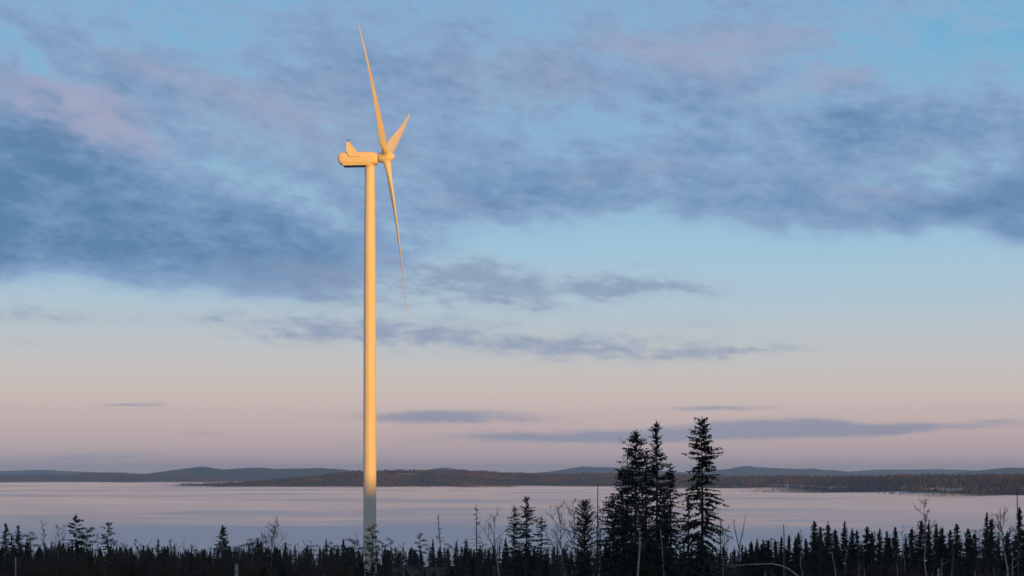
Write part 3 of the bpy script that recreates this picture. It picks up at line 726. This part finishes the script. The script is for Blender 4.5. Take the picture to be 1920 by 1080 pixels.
# the spruce row on the right: every spruce has its own outline, four meshes shared
rr = random.Random(5)
def variants(n, fn): return [tuple(m.mesh(nm, mt, sm) for m, nm, mt, sm in zip(fn(i), ('trunk', 'crown'), SP, (True, False))) for i in range(n)]
V16 = variants(6, lambda i: spruce(200+i, 16, 2.0+.12*i, .04, .95+.04*i, .44, 7, .56, .95, .32, .16, step=.28))
V10 = variants(7, lambda i: spruce(220+i, 11, 1.45+.12*i, .05, 1.0, .48, 6, .62, .97, .30, .24, step=.38))
VL = [tuple(np.array([tuple(v) for v in m.v]) if k == 0 else m.f for k in (0, 1)) for m in [spruce(240+i, 12, 1.6+.15*i, .05, 1.0, .85, 5, .95, .95, .3, .36, step=.75)[1] for i in range(5)]]
MASS = {}
def put_mass(key, px, py, D):
    top = at(px, py, D); g = ground(top.x, D)-.15; h = top.z-g
    if h < 2: return
    v, f = rr.choice(VL); k = h/12; kx = (.5*k+.5)*rr.uniform(.88, 1.15); a = rr.uniform(0, 6.28); c_, s_ = math.cos(a), math.sin(a)
    w = np.stack([(v[:, 0]*c_-v[:, 1]*s_)*kx+top.x, (v[:, 0]*s_+v[:, 1]*c_)*kx+D, v[:, 2]*k+g], 1)
    b = MASS.setdefault(key, MB()); i0 = len(b.v); b.v += [tuple(q) for q in w]; b.f += [tuple(i+i0 for i in t) for t in f]
def put(name, vs_, base_h, px, py, D, label, group, ground_fix=True, sx=1.0):
    top = at(px, py, D); g = ground(top.x, D)-.15; h = top.z-g
    if h < 2: return None
    o = empty(name, (top.x, D, g), rr.uniform(0, 6.28)); k = h/base_h
    kx = (.5*k+.5)*sx*rr.uniform(.78, 1.32); o.scale = (kx, kx, k); o.rotation_euler.x = rr.gauss(0, .022); o.rotation_euler.y = rr.gauss(0, .022)
    tag(o, label, 'spruce', group)
    for nm, me in zip(('trunk', 'crown'), rr.choice(vs_)): link(nm, me, o)
    return o
ROW = [(1413,1018),(1422,1021),(1431,1013),(1439,1014),(1458,1012),(1478,1003),(1495,1007),(1511,1010),(1525,977),(1537,988),(1549,984),(1565,993),(1577,977),(1597,992),(1613,994),
       (1628,987),(1650,992),(1658,995),(1677,988),(1707,990),(1725,977),(1743,981),(1755,982),(1771,990),(1781,993),(1798,982),(1812,990),(1827,1000),(1848,960),(1859,973),(1884,997),(1915,952),(1933,965)]
OWN = {(1525,977): 'tallest spruce at the left part of the right-hand row, beside the slanting birch', (1577,977): 'spruce tip just right of the slanting birch in the right-hand row', (1677,988): 'pointed spruce midway between slanting birch and twiggy-headed birch',
       (1725,977): 'broad spruce right beside the twiggy-headed birch, on its left', (1755,982): 'spruce right beside the twiggy-headed birch, on its right', (1798,982): 'single pointed spruce left of the tall pair in the right-hand row',
       (1848,960): 'taller of the pointed spruce pair near the right edge', (1859,973): 'shorter of the pointed spruce pair near the right edge', (1915,952): 'spruce at the very right edge behind the spiky dead pole', (1478,1003): 'rounded spruce behind the straight grey dead pole',
       (1413,1018): 'leftmost low spruce of the right-hand row'}
for i, (px, py) in enumerate(ROW):
    put('spruce_tree', V16, 16, px, py, rr.uniform(270, 345), OWN.get((px, py), 'dark spruce in the dense row along the right skyline'), 'spruces of the right-hand row')
for px in [1398+532*((i*.618) % 1) for i in range(30)]:
    put('spruce_tree', V16, 16, px, rr.choice([rr.uniform(996, 1006), rr.uniform(1004, 1030), rr.uniform(1010, 1036)]), rr.uniform(270, 420), 'dark spruce in the dense row along the right skyline', 'spruces of the right-hand row')
# mixed pines and leafless birches standing above the far tree line
for i, (px, py) in enumerate([(1447,1009),(1502,1003),(1537,990),(1587,1000),(1640,996),(1692,994),(1718,990),(1790,996),(1836,992),(1872,999)]):
    if i % 2: place('birch_tree', px, py-8, rr.uniform(255, 300), lambda h: birch(540+i, h, .17, .45, 12, (rr.uniform(-.06, .06), 0), .10, 5, 0, 3), 'thin leafless birch poking out of the right-hand spruce row', 'birch', BI, 'leafless birches in the right-hand row')
    else: place('pine_tree', px, py, rr.uniform(280, 330), lambda h: pine(540+i, h, rr.uniform(1.4, 2.0), .25, 24, .6, 60), 'ragged pine mixed into the right-hand spruce row', 'pine', PI_, 'pines in the right-hand row')
for i, (px, py) in enumerate([(233,1019),(276,1022),(345,1014),(360,1019),(540,1017),(560,1022),(585,1016),(640,1023),(757,1021),(806,1022),(842,1019),(858,1015),(905,1017),(919,1024),(1032,1020),(1046,1012)]):
    D = rr.uniform(330, 470)
    if i % 3 == 2: place('birch_tree', px, py-4, D, lambda h: birch(500+i, h, .22, .35, 12, (rr.uniform(-.05, .05), 0), .10, 4, 0, 3), 'small leafless birch showing above the far tree line', 'birch', BI, 'small birches above the far tree line')
    else: place('pine_tree', px, py, D, lambda h: pine(500+i, h, rr.uniform(1.3, 2.1), .3, 18, .7, 50), 'small dark pine showing above the far tree line', 'pine', PI_, 'small pines above the far tree line')
# far tree line above the mist: the tips that show one by one, then the mass between and behind them
x = -12.0
while x < 1480:
    tall = rr.random() < .2
    put('spruce_tree', V10, 11, x, (rr.uniform(1007, 1019) if tall else rr.uniform(1020, 1032)), rr.uniform(640, 800), 'tiny dark spruce of the far tree line above the mist', 'spruces of the far tree line', sx=.9)
    x += rr.choice([4, 6, 9, 13, 17, 24])*rr.uniform(.8, 1.1)
for i in range(420):
    put_mass('forest', rr.uniform(-20, 1500), rr.uniform(1025, 1040), rr.uniform(600, 860))
# understory below the skyline
for i in range(64):
    px = rr.uniform(-20, 1940); D = rr.uniform(235, 520)
    py = rr.uniform(1066, 1076) if abs(px-770) < 45 or abs(px-590) < 22 else rr.uniform(1036, 1060)
    put('spruce_tree', V16 if D < 350 else V10, 16 if D < 350 else 11, px, py, D, 'young spruce in the dark understory below the skyline', 'young spruces of the understory')
for i in range(14):
    put('spruce_tree', V16, 16, rr.uniform(0, 245), rr.uniform(1012, 1033), rr.uniform(310, 430), 'young spruce in the dark understory below the skyline', 'young spruces of the understory')
for i in range(520):
    px = rr.uniform(-30, 1950)
    if abs(px-770) < 40 or abs(px-590) < 18: continue
    put_mass('forest', px, rr.uniform(1038, 1082), rr.uniform(260, 590))
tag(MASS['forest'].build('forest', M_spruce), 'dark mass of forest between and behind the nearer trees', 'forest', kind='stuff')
# pale thin birches standing in the understory
BV = []
for i in range(6):
    T, C = birch(300+i, 11, .17, .5, 9, (rr.uniform(-.04, .04), 0), .11, 4, rr.uniform(-.03, .03), 3); BV.append((T.mesh('trunk', M_birch, True), C.mesh('crown', M_twig)))
for px, py, D in [(98,1028,250),(205,1030,255),(218,1040,240),(362,1035,250),(573,1040,255),(602,1040,250),(1010,1040,200),(1063,1030,205),(1072,1025,210),(1115,1030,195),(1385,1030,215),(1435,1030,215),(1448,1040,210),
                 (1612,1010,240),(1618,1020,230),(1682,1015,235),(1715,1040,220),(1745,1035,215),(1786,1020,225),(1820,1030,220),(1843,1040,215),(1862,1020,230),(880,1040,215),(1040,1045,200),(1140,1040,190)]:
    top = at(px, py, D); g = ground(top.x, D)-.1; k = (top.z-g)/11
    o = empty('birch_tree', (top.x, D, g), rr.uniform(0, 6.28)); o.scale = (.75, .75, k)
    tag(o, 'thin pale birch standing in the dark understory', 'birch', 'thin birches of the understory')
    for nm, me in zip(('trunk', 'crown'), rr.choice(BV)): link(nm, me, o)
# bare brush
def brush(seed):
    r = random.Random(seed); C = MB()
    for k in range(60):
        a = r.uniform(0, 6.28); o = Vector((math.cos(a), math.sin(a), 0))*r.uniform(0, .8); d = Vector((math.cos(a)*.5, math.sin(a)*.5, r.uniform(.6, 1.4))).normalized()
        q = [o]
        for i in range(4): d = (d+rv(r, .25)).normalized(); q.append(q[-1]+d*r.uniform(.5, 1.1))
        C.tube(q, [.03, .024, .018, .012, .006], 3, False)
        for i in range(9):
            p_ = q[r.randint(1, 3)].lerp(q[4], r.random()); C.rhomb(p_, (d+rv(r, .9)).normalized(), r.uniform(.4, 1.0), .02, rv(r).normalized())
    return C.mesh('twigs', M_shrub)
SV = [brush(400+i) for i in range(4)]
for i in range(70):
    left = i < 45
    px = rr.uniform(-10, 330) if i < 30 else (rr.uniform(380, 700) if left else rr.uniform(700, 1900)); D = rr.uniform(230, 330)
    py = rr.uniform(1040, 1066) if left else rr.uniform(1056, 1074)
    top = at(px, py, D); g = ground(top.x, D)-.1; k = max((top.z-g)/3.2, .7)
    o = link('shrub', rr.choice(SV)); o.location = (top.x, D, g); o.scale = (k*.9, k*.9, k); o.rotation_euler.z = rr.uniform(0, 6.28)
    tag(o, 'bare brown bush in the dark brush at the bottom edge', 'bush', 'bare bushes along the bottom edge')

# bent birch arching over the brush, broken trunks
D = 150
b = MB(); q = [at(px, py, D) for px, py in ((1362,1063),(1385,1060),(1405,1058.5),(1425,1058),(1445,1057),(1462,1060),(1477,1066),(1487,1073),(1497,1081),(1506,1092))]
q.append(Vector((q[-1].x+.9, D+.4, ground(q[-1].x+.9, D)-.2)))
b.tube(q, [.02, .035, .045, .05, .055, .065, .075, .08, .085, .09, .10], 7)
o = tag(b.build('bent_birch', M_birch, None, True), 'pale birch stem bent over in a low arch at the bottom right', 'birch')
c = MB(); r = random.Random(9)
for k in range(12):
    p_ = q[r.randint(0, 4)]; c.tube([p_, p_+Vector((r.uniform(-.6, .1), r.uniform(-.3, .3), r.uniform(-.5, .25)))], [.014, .005], 3, False)
c.build('twig', M_twig, o)
def stump(px, py, D, ra, label, jag=3):
    top = at(px, py, D); g = ground(top.x, D)-.2; h = top.z-g; r = random.Random(int(px))
    b = MB(); n = 12; rings = []
    for i in range(9):
        t = i/8; rings.append([(math.cos(2*math.pi*k/n)*ra*(1-.15*t)+.03*math.sin(5*t+px), math.sin(2*math.pi*k/n)*ra*(1-.15*t), h*t-(r.uniform(0, .35) if i == 8 else 0)) for k in range(n)])
    b.loft(rings); o = empty('broken_birch', (top.x, D, g)); b.build('trunk', M_birch, o, True)
    c = MB()
    for k in range(jag): a = r.uniform(0, 6.28); z = h*r.uniform(.75, .97); d = Vector((math.cos(a), math.sin(a), .5)); c.tube([Vector((0, 0, z)), Vector((0, 0, z))+d*r.uniform(.3, .7)], [.03, .012], 4, False)
    c.build('branch_stub', M_grey, o); tag(o, label, 'stump')
stump(443, 1055, 160, .20, 'thick broken white birch trunk at the bottom left')
stump(1760, 1064, 190, .15, 'short broken birch trunk below the twiggy-headed birch')
stump(29, 1044, 220, .08, 'thin broken birch pole at the left edge')
def fork(px, py, D, label, seed):
    top = at(px, py, D); g = ground(top.x, D)-.2; h = top.z-g; r = random.Random(seed)
    T = MB(); C = MB(); T.tube([(0, 0, 0), (.1, 0, h*.5), (-.05, 0, h*.8), (0, 0, h)], [.10, .08, .06, .02], 6)
    for k in range(6):
        z = h*r.uniform(.62, .95); a = r.uniform(0, 6.28); q = [Vector((0, 0, z))]; d = Vector((math.cos(a), math.sin(a)*.6, r.uniform(-.5, .3)))
        for i in range(4): d = (d+Vector((r.uniform(-.25, .25), r.uniform(-.25, .25), r.uniform(.1, .5)))).normalized(); q.append(q[-1]+d*r.uniform(.18, .36))
        C.tube(q, [.04, .034, .026, .018, .008], 4, False)
    o = empty('dead_tree', (top.x, D, g)); T.build('trunk', M_birch, o, True); C.build('crown', M_birch, o); tag(o, label, 'dead tree')
fork(1899, 1040, 180, 'pale broken tree with curved arms low at the right edge', 3)
fork(1766, 1047, 195, 'pale crooked dead stem beside the short broken birch', 4)
